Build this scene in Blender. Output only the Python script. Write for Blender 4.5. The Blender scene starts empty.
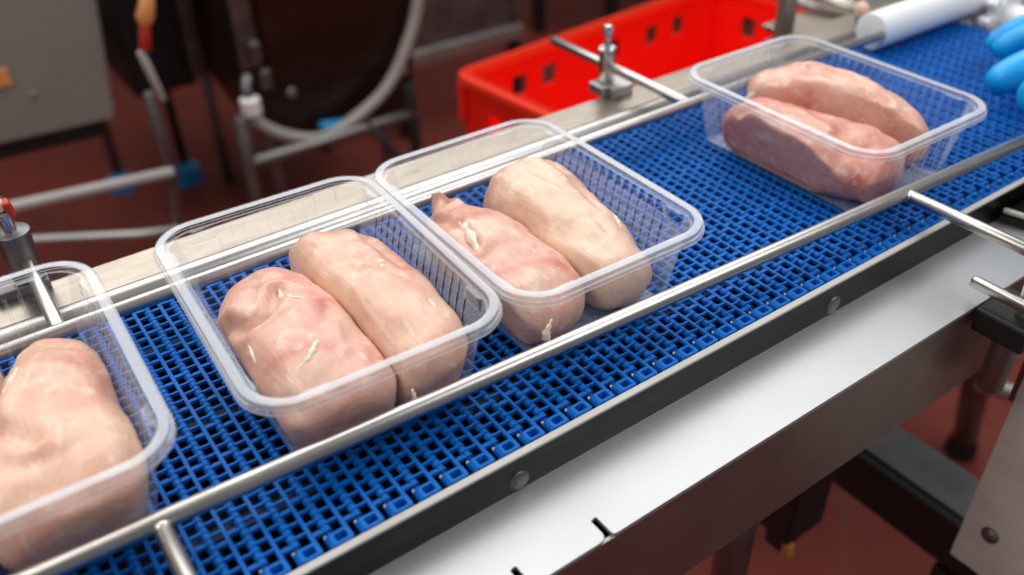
import bpy, bmesh, math, random
from mathutils import Vector, Matrix, noise
random.seed(4)
C = bpy.context.scene.collection
PI = math.pi

# ------------------------------------------------------------------ materials
def mat(name):
    m = bpy.data.materials.new(name); m.use_nodes = True
    nt = m.node_tree; nt.nodes.clear()
    out = nt.nodes.new('ShaderNodeOutputMaterial')
    b = nt.nodes.new('ShaderNodeBsdfPrincipled')
    nt.links.new(b.outputs[0], out.inputs[0])
    return m, nt, b, out

def ramp(nt, src, stops):
    r = nt.nodes.new('ShaderNodeValToRGB')
    e = r.color_ramp.elements
    while len(e) < len(stops): e.new(0.5)
    for i, (p, c) in enumerate(stops):
        e[i].position = p; e[i].color = (*c, 1) if len(c) == 3 else c
    nt.links.new(src, r.inputs[0]); return r

def noise_tex(nt, scale=(1, 1, 1), s=5, detail=4, rough=.5, dist=0, coord='Object'):
    tc = nt.nodes.new('ShaderNodeTexCoord'); mp = nt.nodes.new('ShaderNodeMapping')
    mp.inputs['Scale'].default_value = scale
    n = nt.nodes.new('ShaderNodeTexNoise')
    n.inputs['Scale'].default_value = s; n.inputs['Detail'].default_value = detail
    n.inputs['Roughness'].default_value = rough; n.inputs['Distortion'].default_value = dist
    nt.links.new(tc.outputs[coord], mp.inputs[0]); nt.links.new(mp.outputs[0], n.inputs[0])
    return n

def bump(nt, b, src, strength=.2, dist=.001):
    bp_ = nt.nodes.new('ShaderNodeBump'); bp_.inputs['Strength'].default_value = strength
    bp_.inputs['Distance'].default_value = dist
    nt.links.new(src, bp_.inputs['Height']); nt.links.new(bp_.outputs[0], b.inputs['Normal'])
    return bp_

def steel(name, c1, c2, r1=.2, r2=.35, scale=(2, 60, 60), s=6, bs=.05):
    m, nt, b, out = mat(name)
    n = noise_tex(nt, scale, s, 5)
    r = ramp(nt, n.outputs[0], [(.3, c1), (.7, c2)])
    nt.links.new(r.outputs[0], b.inputs['Base Color'])
    b.inputs['Metallic'].default_value = 1
    mr = nt.nodes.new('ShaderNodeMapRange'); mr.inputs[3].default_value = r1; mr.inputs[4].default_value = r2
    n2 = noise_tex(nt, (1, 1, 1), 9, 4)
    nt.links.new(n2.outputs[0], mr.inputs[0]); nt.links.new(mr.outputs[0], b.inputs['Roughness'])
    if bs: bump(nt, b, n.outputs[0], bs, .0005)
    return m

def plain(name, col, rough=.5, metal=0, var=.12, s=12, **k):
    m, nt, b, out = mat(name)
    n = noise_tex(nt, (1, 1, 1), s, 4)
    d = tuple(max(0, c*(1-var)) for c in col); l = tuple(min(1, c*(1+var)) for c in col)
    r = ramp(nt, n.outputs[0], [(.3, d), (.7, l)])
    nt.links.new(r.outputs[0], b.inputs['Base Color'])
    b.inputs['Roughness'].default_value = rough; b.inputs['Metallic'].default_value = metal
    for kk, v in k.items(): b.inputs[kk.replace('_', ' ')].default_value = v
    return m

M = {}
M['rail'] = steel('brushed steel tube', (.50, .48, .455), (.62, .60, .575), .30, .36, (3, 3, 3), 8, 0)
M['deck'] = steel('matt stainless sheet', (.46, .47, .485), (.50, .51, .52), .30, .42, (3, 3, 1), 5, .0)
M['deck'].node_tree.nodes['Principled BSDF'].inputs['Metallic'].default_value = .5
M['plate'] = steel('warm tinted stainless plate', (.33, .285, .235), (.41, .365, .31), .24, .38, (6, 30, 1), 6, .05)  # warm reflection of the surroundings is put into the steel colour
M['trim'] = steel('darkened stainless side', (.022, .025, .023), (.036, .038, .036), .34, .46, (3, 20, 20), 6, .03)  # dark reflection on the side plate is painted into this colour
M['edge'] = plain('pale wear strip', (.50, .48, .455), .45)
M['side'] = steel('stainless side panel', (.30, .28, .27), (.38, .36, .34), .40, .5, (3, 3, 3), 6, .0)
M['chrome'] = steel('polished steel', (.66, .64, .61), (.8, .78, .75), .2, .3, (4, 4, 4), 6, 0)
M['dsteel'] = steel('dull dark steel', (.16, .16, .16), (.26, .26, .26), .35, .55, (3, 3, 3), 6, .03)
M['gsteel'] = steel('grey satin steel', (.42, .42, .40), (.54, .54, .52), .38, .55, (2, 2, 2), 6, .05)
M['black'] = plain('black plastic', (.010, .010, .011), .5)
M['guard'] = plain('satin bead blasted steel', (.80, .78, .73), .5, .1, .12, 20)
M['darkpan'] = plain('black shade pan', (.008, .009, .012), .6)
M['hopper'] = plain('grey satin hopper steel', (.30, .29, .265), .5, .3, .10, 6)
M['bgsteel'] = steel('shaded satin tube', (.20, .20, .19), (.28, .28, .27), .4, .5, (3, 3, 3), 6, 0)  # darker copy of the grey steel, background dimness put into the colour
M['cabinet'] = steel('smoked cabinet steel', (.065, .048, .040), (.10, .075, .065), .35, .45, (1, 1, 3), 4, .03)
M['hose'] = plain('pale grey hose', (.42, .40, .38), .4)
M['red'] = plain('red crate plastic', (.95, .012, .004), .35, 0, .06, 5)
M['litrim'] = plain('red crate rim with highlight', (.98, .035, .006), .3, 0, .05, 5)  # same red plastic, with the rim's highlight mixed into the colour
M['white'] = plain('white plastic', (.90, .91, .90), .35, 0, .04)
M['cap'] = plain('bright blue foot', (.005, .28, .62), .35)
M['orange'] = plain('amber plastic', (.75, .30, .10), .35)
M['peach'] = plain('pale wooden ball', (.80, .52, .38), .45)
M['redgrip'] = plain('red grip', (.45, .03, .015), .4)
M['rubber'] = plain('dark rubber', (.012, .012, .012), .6)
M['sleeve'] = plain('white sleeve cloth', (.75, .76, .76), .8)
M['fat'] = plain('creamy fat', (.93, .79, .66), .3, 0, .06, 300, Subsurface_Weight=.2, Subsurface_Scale=.004)

# belt plastic
m, nt, b, out = mat('blue acetal'); M['belt'] = m
n = noise_tex(nt, (1, 1, 1), 40, 3)
r = ramp(nt, n.outputs[0], [(.3, (.000, .100, .43)), (.7, (.000, .135, .54))])
nt.links.new(r.outputs[0], b.inputs['Base Color'])
b.inputs['Roughness'].default_value = .45
b.inputs['Specular IOR Level'].default_value = .16
M['pin'] = plain('blue hinge rod', (.002, .07, .36), .4)
M['pinend'] = plain('pale rod end', (.55, .57, .6), .3)
# glove
m, nt, b, out = mat('blue nitrile'); M['glove'] = m
n = noise_tex(nt, (1, 1, 1), 60, 4)
r = ramp(nt, n.outputs[0], [(.3, (.000, .33, .80)), (.7, (.002, .43, .92))])
nt.links.new(r.outputs[0], b.inputs['Base Color']); b.inputs['Roughness'].default_value = .4
bump(nt, b, n.outputs[0], .3, .002)

# floor: red quarry tiles
m, nt, b, out = mat('red quarry tile'); M['floor'] = m
tc = nt.nodes.new('ShaderNodeTexCoord'); mp = nt.nodes.new('ShaderNodeMapping')
mp.inputs['Rotation'].default_value = (0, 0, .9)
br = nt.nodes.new('ShaderNodeTexBrick'); br.offset = 0
br.inputs['Scale'].default_value = 1; br.inputs['Brick Width'].default_value = .24
br.inputs['Row Height'].default_value = .24; br.inputs['Mortar Size'].default_value = .005
br.inputs['Color1'].default_value = (.27, .036, .018, 1); br.inputs['Color2'].default_value = (.22, .030, .016, 1)
br.inputs['Mortar'].default_value = (.20, .055, .035, 1)
nt.links.new(tc.outputs['Object'], mp.inputs[0]); nt.links.new(mp.outputs[0], br.inputs[0])
n = noise_tex(nt, (1, 1, 1), 3, 5)
r = ramp(nt, n.outputs[0], [(.3, (.72, .72, .72)), (.7, (1, 1, 1))])
mx = nt.nodes.new('ShaderNodeMix'); mx.data_type = 'RGBA'; mx.blend_type = 'MULTIPLY'; mx.inputs[0].default_value = 1
nt.links.new(br.outputs[0], mx.inputs[6]); nt.links.new(r.outputs[0], mx.inputs[7])
nt.links.new(mx.outputs[2], b.inputs['Base Color']); b.inputs['Roughness'].default_value = .7

# clear film plastic
def film(name, tint, base, milk, rough=.08, edge=.55):
    m, nt, b, out = mat(name)
    tr = nt.nodes.new('ShaderNodeBsdfTransparent'); tr.inputs[0].default_value = (*tint, 1)
    mx = nt.nodes.new('ShaderNodeMixShader')
    lw = nt.nodes.new('ShaderNodeFresnel'); lw.inputs[0].default_value = 1.45
    mr = nt.nodes.new('ShaderNodeMapRange'); mr.inputs[1].default_value = .03; mr.inputs[2].default_value = .8
    mr.inputs[3].default_value = base; mr.inputs[4].default_value = edge
    nt.links.new(lw.outputs[0], mr.inputs[0]); nt.links.new(mr.outputs[0], mx.inputs[0])
    b.inputs['Base Color'].default_value = (*milk, 1); b.inputs['Roughness'].default_value = rough
    b.inputs['Specular IOR Level'].default_value = .9
    nt.links.new(tr.outputs[0], mx.inputs[1]); nt.links.new(b.outputs[0], mx.inputs[2])
    nt.links.new(mx.outputs[0], out.inputs[0])
    return m
M['film'] = film('clear tray film', (.98, .983, .99), .040, (.80, .84, .9), .09, .30)
M['rim'] = film('frosted tray rim', (.975, .98, .985), .11, (.90, .92, .95), .12, .55)

def meat(name, c1, c2, c3, seed):
    m, nt, b, out = mat(name)
    tc = nt.nodes.new('ShaderNodeTexCoord'); mp = nt.nodes.new('ShaderNodeMapping')
    mp.inputs['Location'].default_value = (seed*3.1, seed*1.7, seed)
    nt.links.new(tc.outputs['Object'], mp.inputs[0])
    n = nt.nodes.new('ShaderNodeTexNoise'); n.inputs['Scale'].default_value = 24; n.inputs['Detail'].default_value = 4
    n.inputs['Distortion'].default_value = .6
    nt.links.new(mp.outputs[0], n.inputs[0])
    r = ramp(nt, n.outputs[0], [(.30, c3), (.46, c2), (.62, c1)])
    # fine muscle fibres along the length
    mp2 = nt.nodes.new('ShaderNodeMapping'); mp2.inputs['Scale'].default_value = (1.0, .14, .8)
    mp2.inputs['Rotation'].default_value = (0, 0, .3)
    nt.links.new(tc.outputs['Object'], mp2.inputs[0])
    f = nt.nodes.new('ShaderNodeTexNoise'); f.inputs['Scale'].default_value = 260; f.inputs['Detail'].default_value = 5
    f.inputs['Distortion'].default_value = 1.2
    nt.links.new(mp2.outputs[0], f.inputs[0])
    fr = ramp(nt, f.outputs[0], [(.35, (.93, .90, .88)), (.65, (1.0, 1.0, 1.0))])
    mx = nt.nodes.new('ShaderNodeMix'); mx.data_type = 'RGBA'; mx.blend_type = 'MULTIPLY'; mx.inputs[0].default_value = 1
    nt.links.new(r.outputs[0], mx.inputs[6]); nt.links.new(fr.outputs[0], mx.inputs[7])
    # whitish membrane patches
    v = nt.nodes.new('ShaderNodeTexNoise'); v.inputs['Scale'].default_value = 55; v.inputs['Detail'].default_value = 6
    v.inputs['Distortion'].default_value = 2.0
    nt.links.new(mp.outputs[0], v.inputs[0])
    vr = ramp(nt, v.outputs[0], [(.56, (0, 0, 0)), (.66, (.38, .38, .38))])
    mx2 = nt.nodes.new('ShaderNodeMix'); mx2.data_type = 'RGBA'
    nt.links.new(vr.outputs[0], mx2.inputs[0]); nt.links.new(mx.outputs[2], mx2.inputs[6])
    mx2.inputs[7].default_value = (.90, .74, .62, 1)
    nt.links.new(mx2.outputs[2], b.inputs['Base Color'])
    b.inputs['Roughness'].default_value = .36
    b.inputs['Subsurface Weight'].default_value = .15
    b.inputs['Subsurface Radius'].default_value = (1, .35, .2); b.inputs['Subsurface Scale'].default_value = .006
    b.inputs['Specular IOR Level'].default_value = .5
    b.inputs['Coat Weight'].default_value = .22; b.inputs['Coat Roughness'].default_value = .16
    bump(nt, b, f.outputs[0], .5, .0010)
    return m
M['meatA'] = meat('pale raw chicken', (.80, .545, .40), (.77, .47, .35), (.68, .33, .245), 1)
M['meatB'] = meat('pink raw chicken', (.79, .50, .39), (.76, .42, .33), (.67, .25, .20), 2)
M['meatC'] = meat('creamy raw chicken', (.84, .62, .47), (.80, .54, .40), (.71, .37, .28), 3)
M['meatE'] = meat('rosy pale raw chicken', (.82, .55, .43), (.78, .44, .34), (.69, .28, .21), 7)
M['meatD'] = meat('rosy raw chicken', (.76, .43, .33), (.70, .31, .24), (.58, .155, .115), 4)

# ------------------------------------------------------------------ helpers
def obj(name, bm, mt, parent=None, smooth=True, loc=None, angle=40):
    me = bpy.data.meshes.new(name)
    bmesh.ops.recalc_face_normals(bm, faces=bm.faces)
    bm.to_mesh(me); bm.free()
    if smooth:
        for p in me.polygons: p.use_smooth = True
    o = bpy.data.objects.new(name, me); C.objects.link(o)
    me.materials.append(mt)
    if smooth and angle < 180:
        try: me.set_sharp_from_angle(angle=math.radians(angle))
        except Exception: pass
    if parent: o.parent = parent
    if loc: o.location = loc
    return o

def tag(o, label=None, cat=None, group=None, kind=None):
    if label: o['label'] = label
    if cat: o['category'] = cat
    if group: o['group'] = group
    if kind: o['kind'] = kind
    return o

def thing(name, label, cat, loc=(0, 0, 0), rz=0, group=None):
    o = bpy.data.objects.new(name, None); C.objects.link(o)
    o.empty_display_size = .02
    o.location = loc; o.rotation_euler = (0, 0, rz)
    return tag(o, label, cat, group)

def box(bm, x0, x1, y0, y1, z0, z1, bev=0, mtx=None, seg=2):
    r = bmesh.ops.create_cube(bm, size=1)
    vs = r['verts']
    for v in vs:
        v.co = Vector(((x0+x1)/2+v.co.x*(x1-x0), (y0+y1)/2+v.co.y*(y1-y0), (z0+z1)/2+v.co.z*(z1-z0)))
    if bev:
        es = list({e for v in vs for e in v.link_edges})
        rr = bmesh.ops.bevel(bm, geom=es, offset=bev, segments=seg, affect='EDGES', profile=.5)
        vs = list({v for f in rr['faces'] for v in f.verts} | {v for v in vs if v.is_valid})
    if mtx:
        bmesh.ops.transform(bm, matrix=mtx, verts=vs)
    return vs

def tube(bm, pts, r, n=16, cap=True, radii=None):
    """swept tube with rounded ends through the points"""
    pts = [Vector(p) for p in pts]
    rings = []
    up = None
    L = len(pts)
    for i, p in enumerate(pts):
        if i == 0: d = pts[1]-pts[0]
        elif i == L-1: d = pts[-1]-pts[-2]
        else: d = (pts[i+1]-pts[i]).normalized()+(pts[i]-pts[i-1]).normalized()
        d.normalize()
        if up is None:
            up = Vector((0, 0, 1)) if abs(d.z) < .9 else Vector((1, 0, 0))
        a = d.cross(up).normalized(); up = a.cross(d).normalized()
        rr = radii[i] if radii else r
        rings.append([bm.verts.new(p+a*math.cos(t*2*PI/n)*rr+up*math.sin(t*2*PI/n)*rr) for t in range(n)])
    for i in range(L-1):
        for t in range(n):
            bm.faces.new((rings[i][t], rings[i][(t+1) % n], rings[i+1][(t+1) % n], rings[i+1][t]))
    if cap:
        for ring, p, q, rr in ((rings[0], pts[0], pts[1], radii[0] if radii else r), (rings[-1], pts[-1], pts[-2], radii[-1] if radii else r)):
            d = (p-q).normalized()*rr*.25
            inner = [bm.verts.new(p+(v.co-p)*.8+d) for v in ring]
            for t in range(n):
                bm.faces.new((ring[t], ring[(t+1) % n], inner[(t+1) % n], inner[t]))
            bm.faces.new(inner)

def lathe(bm, prof, n=24, mtx=None):
    """profile (r, z) about the z axis"""
    rings = []
    for r, z in prof:
        rings.append([bm.verts.new((max(r, 1e-5)*math.cos(2*PI*t/n), max(r, 1e-5)*math.sin(2*PI*t/n), z)) for t in range(n)])
    for i in range(len(rings)-1):
        for t in range(n):
            bm.faces.new((rings[i][t], rings[i][(t+1) % n], rings[i+1][(t+1) % n], rings[i+1][t]))
    bm.faces.new(rings[0]); bm.faces.new(rings[-1])
    if mtx: bmesh.ops.transform(bm, matrix=mtx, verts=[v for rg in rings for v in rg])

def prism(bm, poly, z0, z1, mtx=None):
    a = [bm.verts.new((x, y, z0)) for x, y in poly]; b = [bm.verts.new((x, y, z1)) for x, y in poly]
    bm.faces.new(a); bm.faces.new(b)
    n = len(poly)
    for i in range(n): bm.faces.new((a[i], a[(i+1) % n], b[(i+1) % n], b[i]))
    if mtx: bmesh.ops.transform(bm, matrix=mtx, verts=a+b)

def catmull(pts, t):
    """pts: list of tuples; t in [0,1]"""
    n = len(pts)-1; x = t*n; i = min(int(x), n-1); u = x-i
    g = lambda k: pts[max(0, min(n, k))]
    out = []
    for a, b_, c, d in zip(g(i-1), g(i), g(i+1), g(i+2)):
        out.append(.5*((2*b_)+(-a+c)*u+(2*a-5*b_+4*c-d)*u*u+(-a+3*b_-3*c+d)*u**3))
    return out

# ------------------------------------------------------------------ setting
bm = bmesh.new(); box(bm, -4, 6, -3, 5.6, -.90, -.85)
tag(obj('floor', bm, M['floor'], None, False), kind='structure')
bm = bmesh.new(); box(bm, -4, 6, 5.6, 5.7, -.90, 2.6)
tag(obj('wall_back', bm, plain('pale wall panel', (.35, .36, .36), .5), None, False), kind='structure')

# ------------------------------------------------------------------ conveyor frame
XL, XR = -.62, .772
fr = thing('belt_conveyor', 'stainless steel conveyor frame carrying the blue belt', 'conveyor')
# near deck with two relief notches
bm = bmesh.new()
def notch(x): # x = right side of the notch at the mouth
    o = []
    o += [(x+.0022, -.2270), (x+.0006, -.2264), (x, -.2250)]
    o += [(x, -.2135), (x-.0012, -.2130), (x-.0040, -.2138)]
    o += [(x-.0040, -.2228), (x-.0046, -.2250), (x-.0062, -.2264), (x-.0085, -.2270)]
    return o
poly = [(XL, -.1752), (XR, -.1752), (XR, -.2270)]
for nx in (.0500, -.0005): poly += notch(nx)
poly += [(XL, -.2270)]
prism(bm, poly, -.0275, -.0250)
obj('deck_plate', bm, M['deck'], fr, False)
bm = bmesh.new(); box(bm, XL, XR, -.2269, -.2245, -.105, -.0277, .0004)
obj('side_panel', bm, M['side'], fr, False)
bm = bmesh.new(); box(bm, XL, XR, -.2245, -.19, -.1075, -.105)
obj('bottom_flange', bm, M['dsteel'], fr, False)
bm = bmesh.new(); box(bm, XL, XR, -.2245, -.1752, -.060, -.055)  # added black sheet that gives the notches their shaded inside
obj('notch_shade_sheet', bm, M['black'], fr, False)
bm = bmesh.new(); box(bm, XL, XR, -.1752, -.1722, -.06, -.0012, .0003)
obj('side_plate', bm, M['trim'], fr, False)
bm = bmesh.new(); box(bm, XL, XR, -.1757, -.1712, -.0012, .0006, .0005)
obj('wear_strip', bm, M['edge'], fr, False)
# bolt heads on the near side plate
for bx in (.029, .282, -.224):
    bm = bmesh.new()
    lathe(bm, [(0, .0016), (.0045, .0015), (.0060, .0008), (.0066, 0.0)], 20, Matrix.Translation((bx, -.1752, -.018)) @ Matrix.Rotation(PI/2, 4, 'X'))
    obj('bolt', bm, M['dsteel'], fr)
# far plate with rolled edge
bm = bmesh.new(); box(bm, XL, XR, .098, .1395, -.004, -.001, .0006)
box(bm, XL, XR, .137, .1395, -.09, -.004)
obj('far_plate', bm, M['plate'], fr, False)
bm = bmesh.new(); tube(bm, [(XL, .0935, -.0035), (XR, .0935, -.0035)], .0085, 24)
obj('edge_tube', bm, M['rail'], fr)
# unseen black pan, added so the belt openings look dark; slide strips above
bm = bmesh.new(); box(bm, XL, XR, -.172, .137, -.062, -.058)
obj('shade_pan', bm, M['darkpan'], fr, False)
for wy in (-.12, -.04, .04):
    bm = bmesh.new(); box(bm, XL, XR, wy-.004, wy+.004, -.058, -.0115)
    obj('slide_strip', bm, M['black'], fr, False)
for lx in (.262, -.5):
    for ly in (-.15, .11):
        bm = bmesh.new(); tube(bm, [(lx, ly, -.105), (lx, ly, -.835)], .015, 16)
        l = obj('leg', bm, M['dsteel'], fr)
        bm = bmesh.new(); lathe(bm, [(.012, .03), (.035, .015), (.04, 0)], 20, Matrix.Translation((lx, ly, -.85)))
        obj('foot', bm, M['black'], l)
bm = bmesh.new(); box(bm, .247, .277, -.19, .137, -.16, -.062, .002)
obj('cross_member', bm, M['black'], fr, False)
bm = bmesh.new(); box(bm, -.515, -.485, -.19, .137, -.16, -.062, .002)
obj('cross_member', bm, M['black'], fr, False)

# ------------------------------------------------------------------ blue belt
P = .0161; S = .0084; Y0 = -.1700; NL = 29
belt = thing('conveyor_belt', 'bright blue open-grid modular conveyor belt under the trays', 'conveyor belt')
def link(bm, yw, yk, sgn, small):
    """one link: thin web from the rib, then a wide knuckle round the hinge axis"""
    hx, hz = P/2, -.0024
    def sec(y0, y1, pts0, pts1):
        a = [bm.verts.new((sgn*x, y0, z)) for x, z in pts0]; b = [bm.verts.new((sgn*x, y1, z)) for x, z in pts1]
        n = len(a)
        for i in range(n): bm.faces.new((a[i], a[(i+1) % n], b[(i+1) % n], b[i]))
        bm.faces.new(a); bm.faces.new(b)
    # web, skewed from yw at the rib to yk at the knuckle
    h = .00062
    a = [bm.verts.new((sgn*x, y, z)) for x, y, z in ((.0004, yw-h, -.0001), (.0004, yw+h, -.0001), (.0004, yw+h, -.0022), (.0004, yw-h, -.0022))]
    m_ = [bm.verts.new((sgn*x, y, z)) for x, y, z in ((hx-.0026, yw-h, -.0001), (hx-.0026, yw+h, -.0001), (hx-.0026, yw+h, -.0022), (hx-.0026, yw-h, -.0022))]
    b = [bm.verts.new((sgn*x, y, z)) for x, y, z in ((hx+.0002, yk-h*1.8, -.0008), (hx+.0002, yk+h*1.8, -.0008), (hx+.0002, yk+h*1.8, -.0034), (hx+.0002, yk-h*1.8, -.0034))]
    for u, v in ((a, m_), (m_, b)):
        for i in range(4): bm.faces.new((u[i], u[(i+1) % 4], v[(i+1) % 4], v[i]))
    # knuckle
    R = .0024; k = .00175
    prof = [(hx+R*math.cos(t), hz+R*math.sin(t)) for t in [i*2*PI/12 for i in range(12)]]
    sec(yk-k, yk+k, prof, prof)
    if small:
        # partly closed cell next to this link
        a0 = yw+h; 
        pts = [(.0009, -.0006), (hx-.0025, -.0006), (hx-.0025, -.0026), (.0009, -.0026)]
        sec(a0-.0002, a0+.0016, pts, pts)
bm = bmesh.new()
ribY0, ribY1 = Y0+.0075, Y0+S*NL+.002
box(bm, -.00115, .00115, ribY0, ribY1, -.0026, 0, .00035, seg=1)
for j in range(NL):
    y = Y0+.0115+j*S
    if y < ribY1-.001: link(bm, y, y+.0011, 1, j % 3 == 0)
    y2 = y+S*.5
    if y2 < ribY1-.001: link(bm, y2, y2+.0011, -1, (j+1) % 3 == 0)
# end cap: a rounded block with a slot
def ring_block(bm, x0, x1, y0, y1, hx0, hx1, hy0, hy1, z0, z1, rr=.0016):
    def rr_poly(a, b, c, d, r, n=4):
        o = []
        for cx, cy, s in ((b-r, d-r, 0), (a+r, d-r, 1), (a+r, c+r, 2), (b-r, c+r, 3)):
            for i in range(n+1):
                t = (s+i/n)*PI/2; o.append((cx+r*math.cos(t), cy+r*math.sin(t)))
        return o
    O = rr_poly(x0, x1, y0, y1, rr); I = rr_poly(hx0, hx1, hy0, hy1, .0008)
    n = len(O)
    e = .0005
    cx, cy = (x0+x1)/2, (y0+y1)/2
    def ring(pts, z, sc=0):
        out = []
        for x, y in pts:
            dx, dy = cx-x, cy-y; l = math.hypot(dx, dy)
            out.append(bm.verts.new((x+dx/l*sc, y+dy/l*sc, z)))
        return out
    rg = [ring(O, z0), ring(O, z1-e), ring(O, z1, e), ring(I, z1, -.0003), ring(I, z1-e), ring(I, z0)]
    for a, b in zip(rg, rg[1:]):
        for i in range(n): bm.faces.new((a[i], a[(i+1) % n], b[(i+1) % n], b[i]))
ring_block(bm, -.0098, .0013, Y0, Y0+.0085, -.0072, -.0014, Y0+.0021, Y0+.0064, -.0060, 0.0)
tmp = [bm.verts.new((-.0098+.0026*math.cos(t)+.0010, 0, -.0034+.0032*math.sin(t))) for t in [i*2*PI/12 for i in range(12)]]
for v in tmp: v.co.y = Y0+.0004
t2 = [bm.verts.new((v.co.x, Y0+.0081, v.co.z)) for v in tmp]
for i in range(12): bm.faces.new((tmp[i], tmp[(i+1) % 12], t2[(i+1) % 12], t2[i]))
bm.faces.new(tmp); bm.faces.new(t2)
x0pin = .0087
row_xs = []
k = -20
while True:
    xr = x0pin + P/2 + .0006 + k*P
    if xr > .765: break
    row_xs.append(xr); k += 1
row0 = obj('belt_row', bm, M['belt'], belt, True, (row_xs[0], 0, 0), 35)
bm = bmesh.new()
tube(bm, [(-P/2, Y0+.0100, -.0026), (-P/2, ribY1-.001, -.0026)], .0010, 8)
pin0 = obj('hinge_pin', bm, M['pin'], row0)
bm = bmesh.new(); tube(bm, [(-P/2-.0022, Y0+.0083, -.0030), (-P/2-.0022, Y0+.0098, -.0030)], .0010, 10)
end0 = obj('rod_end', bm, M['pinend'], row0)
for xr in row_xs[1:]:
    r_ = row0.copy(); C.objects.link(r_); r_.parent = belt; r_.location = (xr, 0, 0)
    for q_ in (pin0, end0):
        p_ = q_.copy(); C.objects.link(p_); p_.parent = r_

# ------------------------------------------------------------------ guide rails
g = thing('guide_rail', 'near stainless guide rail running low in front of the trays', 'guide rail')
yn = lambda x: -.1321-.0471*x
bm = bmesh.new(); tube(bm, [(XL, yn(XL), .020), (1.05, yn(1.05), .020)], .0049, 24)
obj('rail_tube', bm, M['rail'], g)
bm = bmesh.new(); tube(bm, [(.380, yn(.38)-.001, .0195), (.380, -.262, .0195)], .0044, 18)
obj('support_rod', bm, M['rail'], g)
bm = bmesh.new(); tube(bm, [(-.1355, yn(-.1355)-.001, .0190), (-.1355, -.262, .0190)], .0044, 18)
obj('support_rod', bm, M['rail'], g)
for sx in (.380, -.1355):
    bm = bmesh.new(); tube(bm, [(sx, yn(sx)-.0040, .0193), (sx, yn(sx)-.0058, .0193)], .0046, 16)
    obj('weld_collar', bm, M['chrome'], g)
g = thing('guide_rail', 'far stainless guide rail running behind the trays', 'guide rail')
bm = bmesh.new(); tube(bm, [(XL, .0478, .020), (1.05, .0478, .020)], .0047, 24)
obj('rail_tube', bm, M['rail'], g)
for sx in (.3655, -.1385):
    bm = bmesh.new(); tube(bm, [(sx, .0495, .020), (sx, .234, .020)], .0044, 18)
    obj('support_rod', bm, M['rail'], g)

# ------------------------------------------------------------------ rail clamps
def clamp(loc, label, knobmat=None, r=.0072, hh=.040):
    t = thing('rail_clamp', label, 'clamp', loc, 0, None)
    x, y, z = 0, 0, 0
    bm = bmesh.new(); box(bm, -.016, .014, -.014, .006, 0, .009, .0010)
    box(bm, -.009, .014, -.022, -.014, 0, .009, .0008)
    obj('base_block', bm, M['gsteel'], t, False)
    bm = bmesh.new(); lathe(bm, [(r*.9, .009), (r, .010), (r, hh-.002), (r*1.12, hh-.002), (r*1.12, hh-.0008), (r, hh), (0, hh)], 24)
    obj('post', bm, M['chrome'], t)
    bm = bmesh.new(); lathe(bm, [(.0030, hh), (.0030, hh+.008), (.0027, hh+.009), (.0027, hh+.011), (.0050, hh+.0125), (.0052, hh+.0165), (.0035, hh+.020), (0, hh+.0205)], 16)
    obj('clamp_screw', bm, M['chrome'], t)
    return t
clamp((.3625, .151, -.001), 'shiny rod clamp with knob on the far conveyor edge, in front of the red crate')
# big clamp at the left, with a red toggle on top
t = thing('rail_clamp', 'dark cylindrical rod clamp with red tipped lever at left picture edge', 'clamp', (-.1400, .142, -.001))
bm = bmesh.new(); box(bm, -.024, .010, -.010, .012, 0, .007, .001); obj('base_block', bm, M['dsteel'], t, False)
bm = bmesh.new(); lathe(bm, [(.0098, .009), (.0102, .010), (.0102, .040), (.0112, .0405), (.0112, .0425), (.0098, .0435), (0, .0435)], 28)
obj('post', bm, M['dsteel'], t)
bm = bmesh.new(); lathe(bm, [(.0040, .0435), (.0040, .052), (.0052, .053), (.0052, .0565), (.0036, .0575), (0, .0575)], 16)
obj('clamp_screw', bm, M['chrome'], t)
bm = bmesh.new(); box(bm, -.014, .0115, -.004, .005, .0575, .0650, .002, Matrix.Rotation(-.15, 4, 'Y'))
lv = obj('lever', bm, M['peach'], t, False)
bm = bmesh.new(); box(bm, .0095, .0150, -.0050, .0050, .0515, .0630, .002, Matrix.Rotation(-.15, 4, 'Y'))
obj('lever_tip', bm, M['redgrip'], lv, False)

# near right clamp, bracket and shroud
t = thing('rail_clamp', 'steel post clamp holding the near rail rod at the right picture edge', 'clamp', (.380, -.2530, -.025))
bm = bmesh.new(); lathe(bm, [(.0078, .002), (.0082, .003), (.0082, .058), (.0070, .060), (0, .060)], 24)
obj('post', bm, M['chrome'], t)
bm = bmesh.new(); box(bm, -.020, .02, -.012, .024, -.016, .002, .002); obj('base_block', bm, M['black'], t, False)
bm = bmesh.new(); box(bm, -.0150, -.0085, -.020, .036, .0095, .0180, .0028, seg=3); obj('clamp_bar', bm, M['rail'], t, True)
bm = bmesh.new(); lathe(bm, [(.0085, -.016), (.0085, -.058), (.0072, -.060), (0, -.060)], 24, Matrix.Translation((-.008, .003, 0)))
obj('lower_sleeve', bm, M['dsteel'], t)

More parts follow.
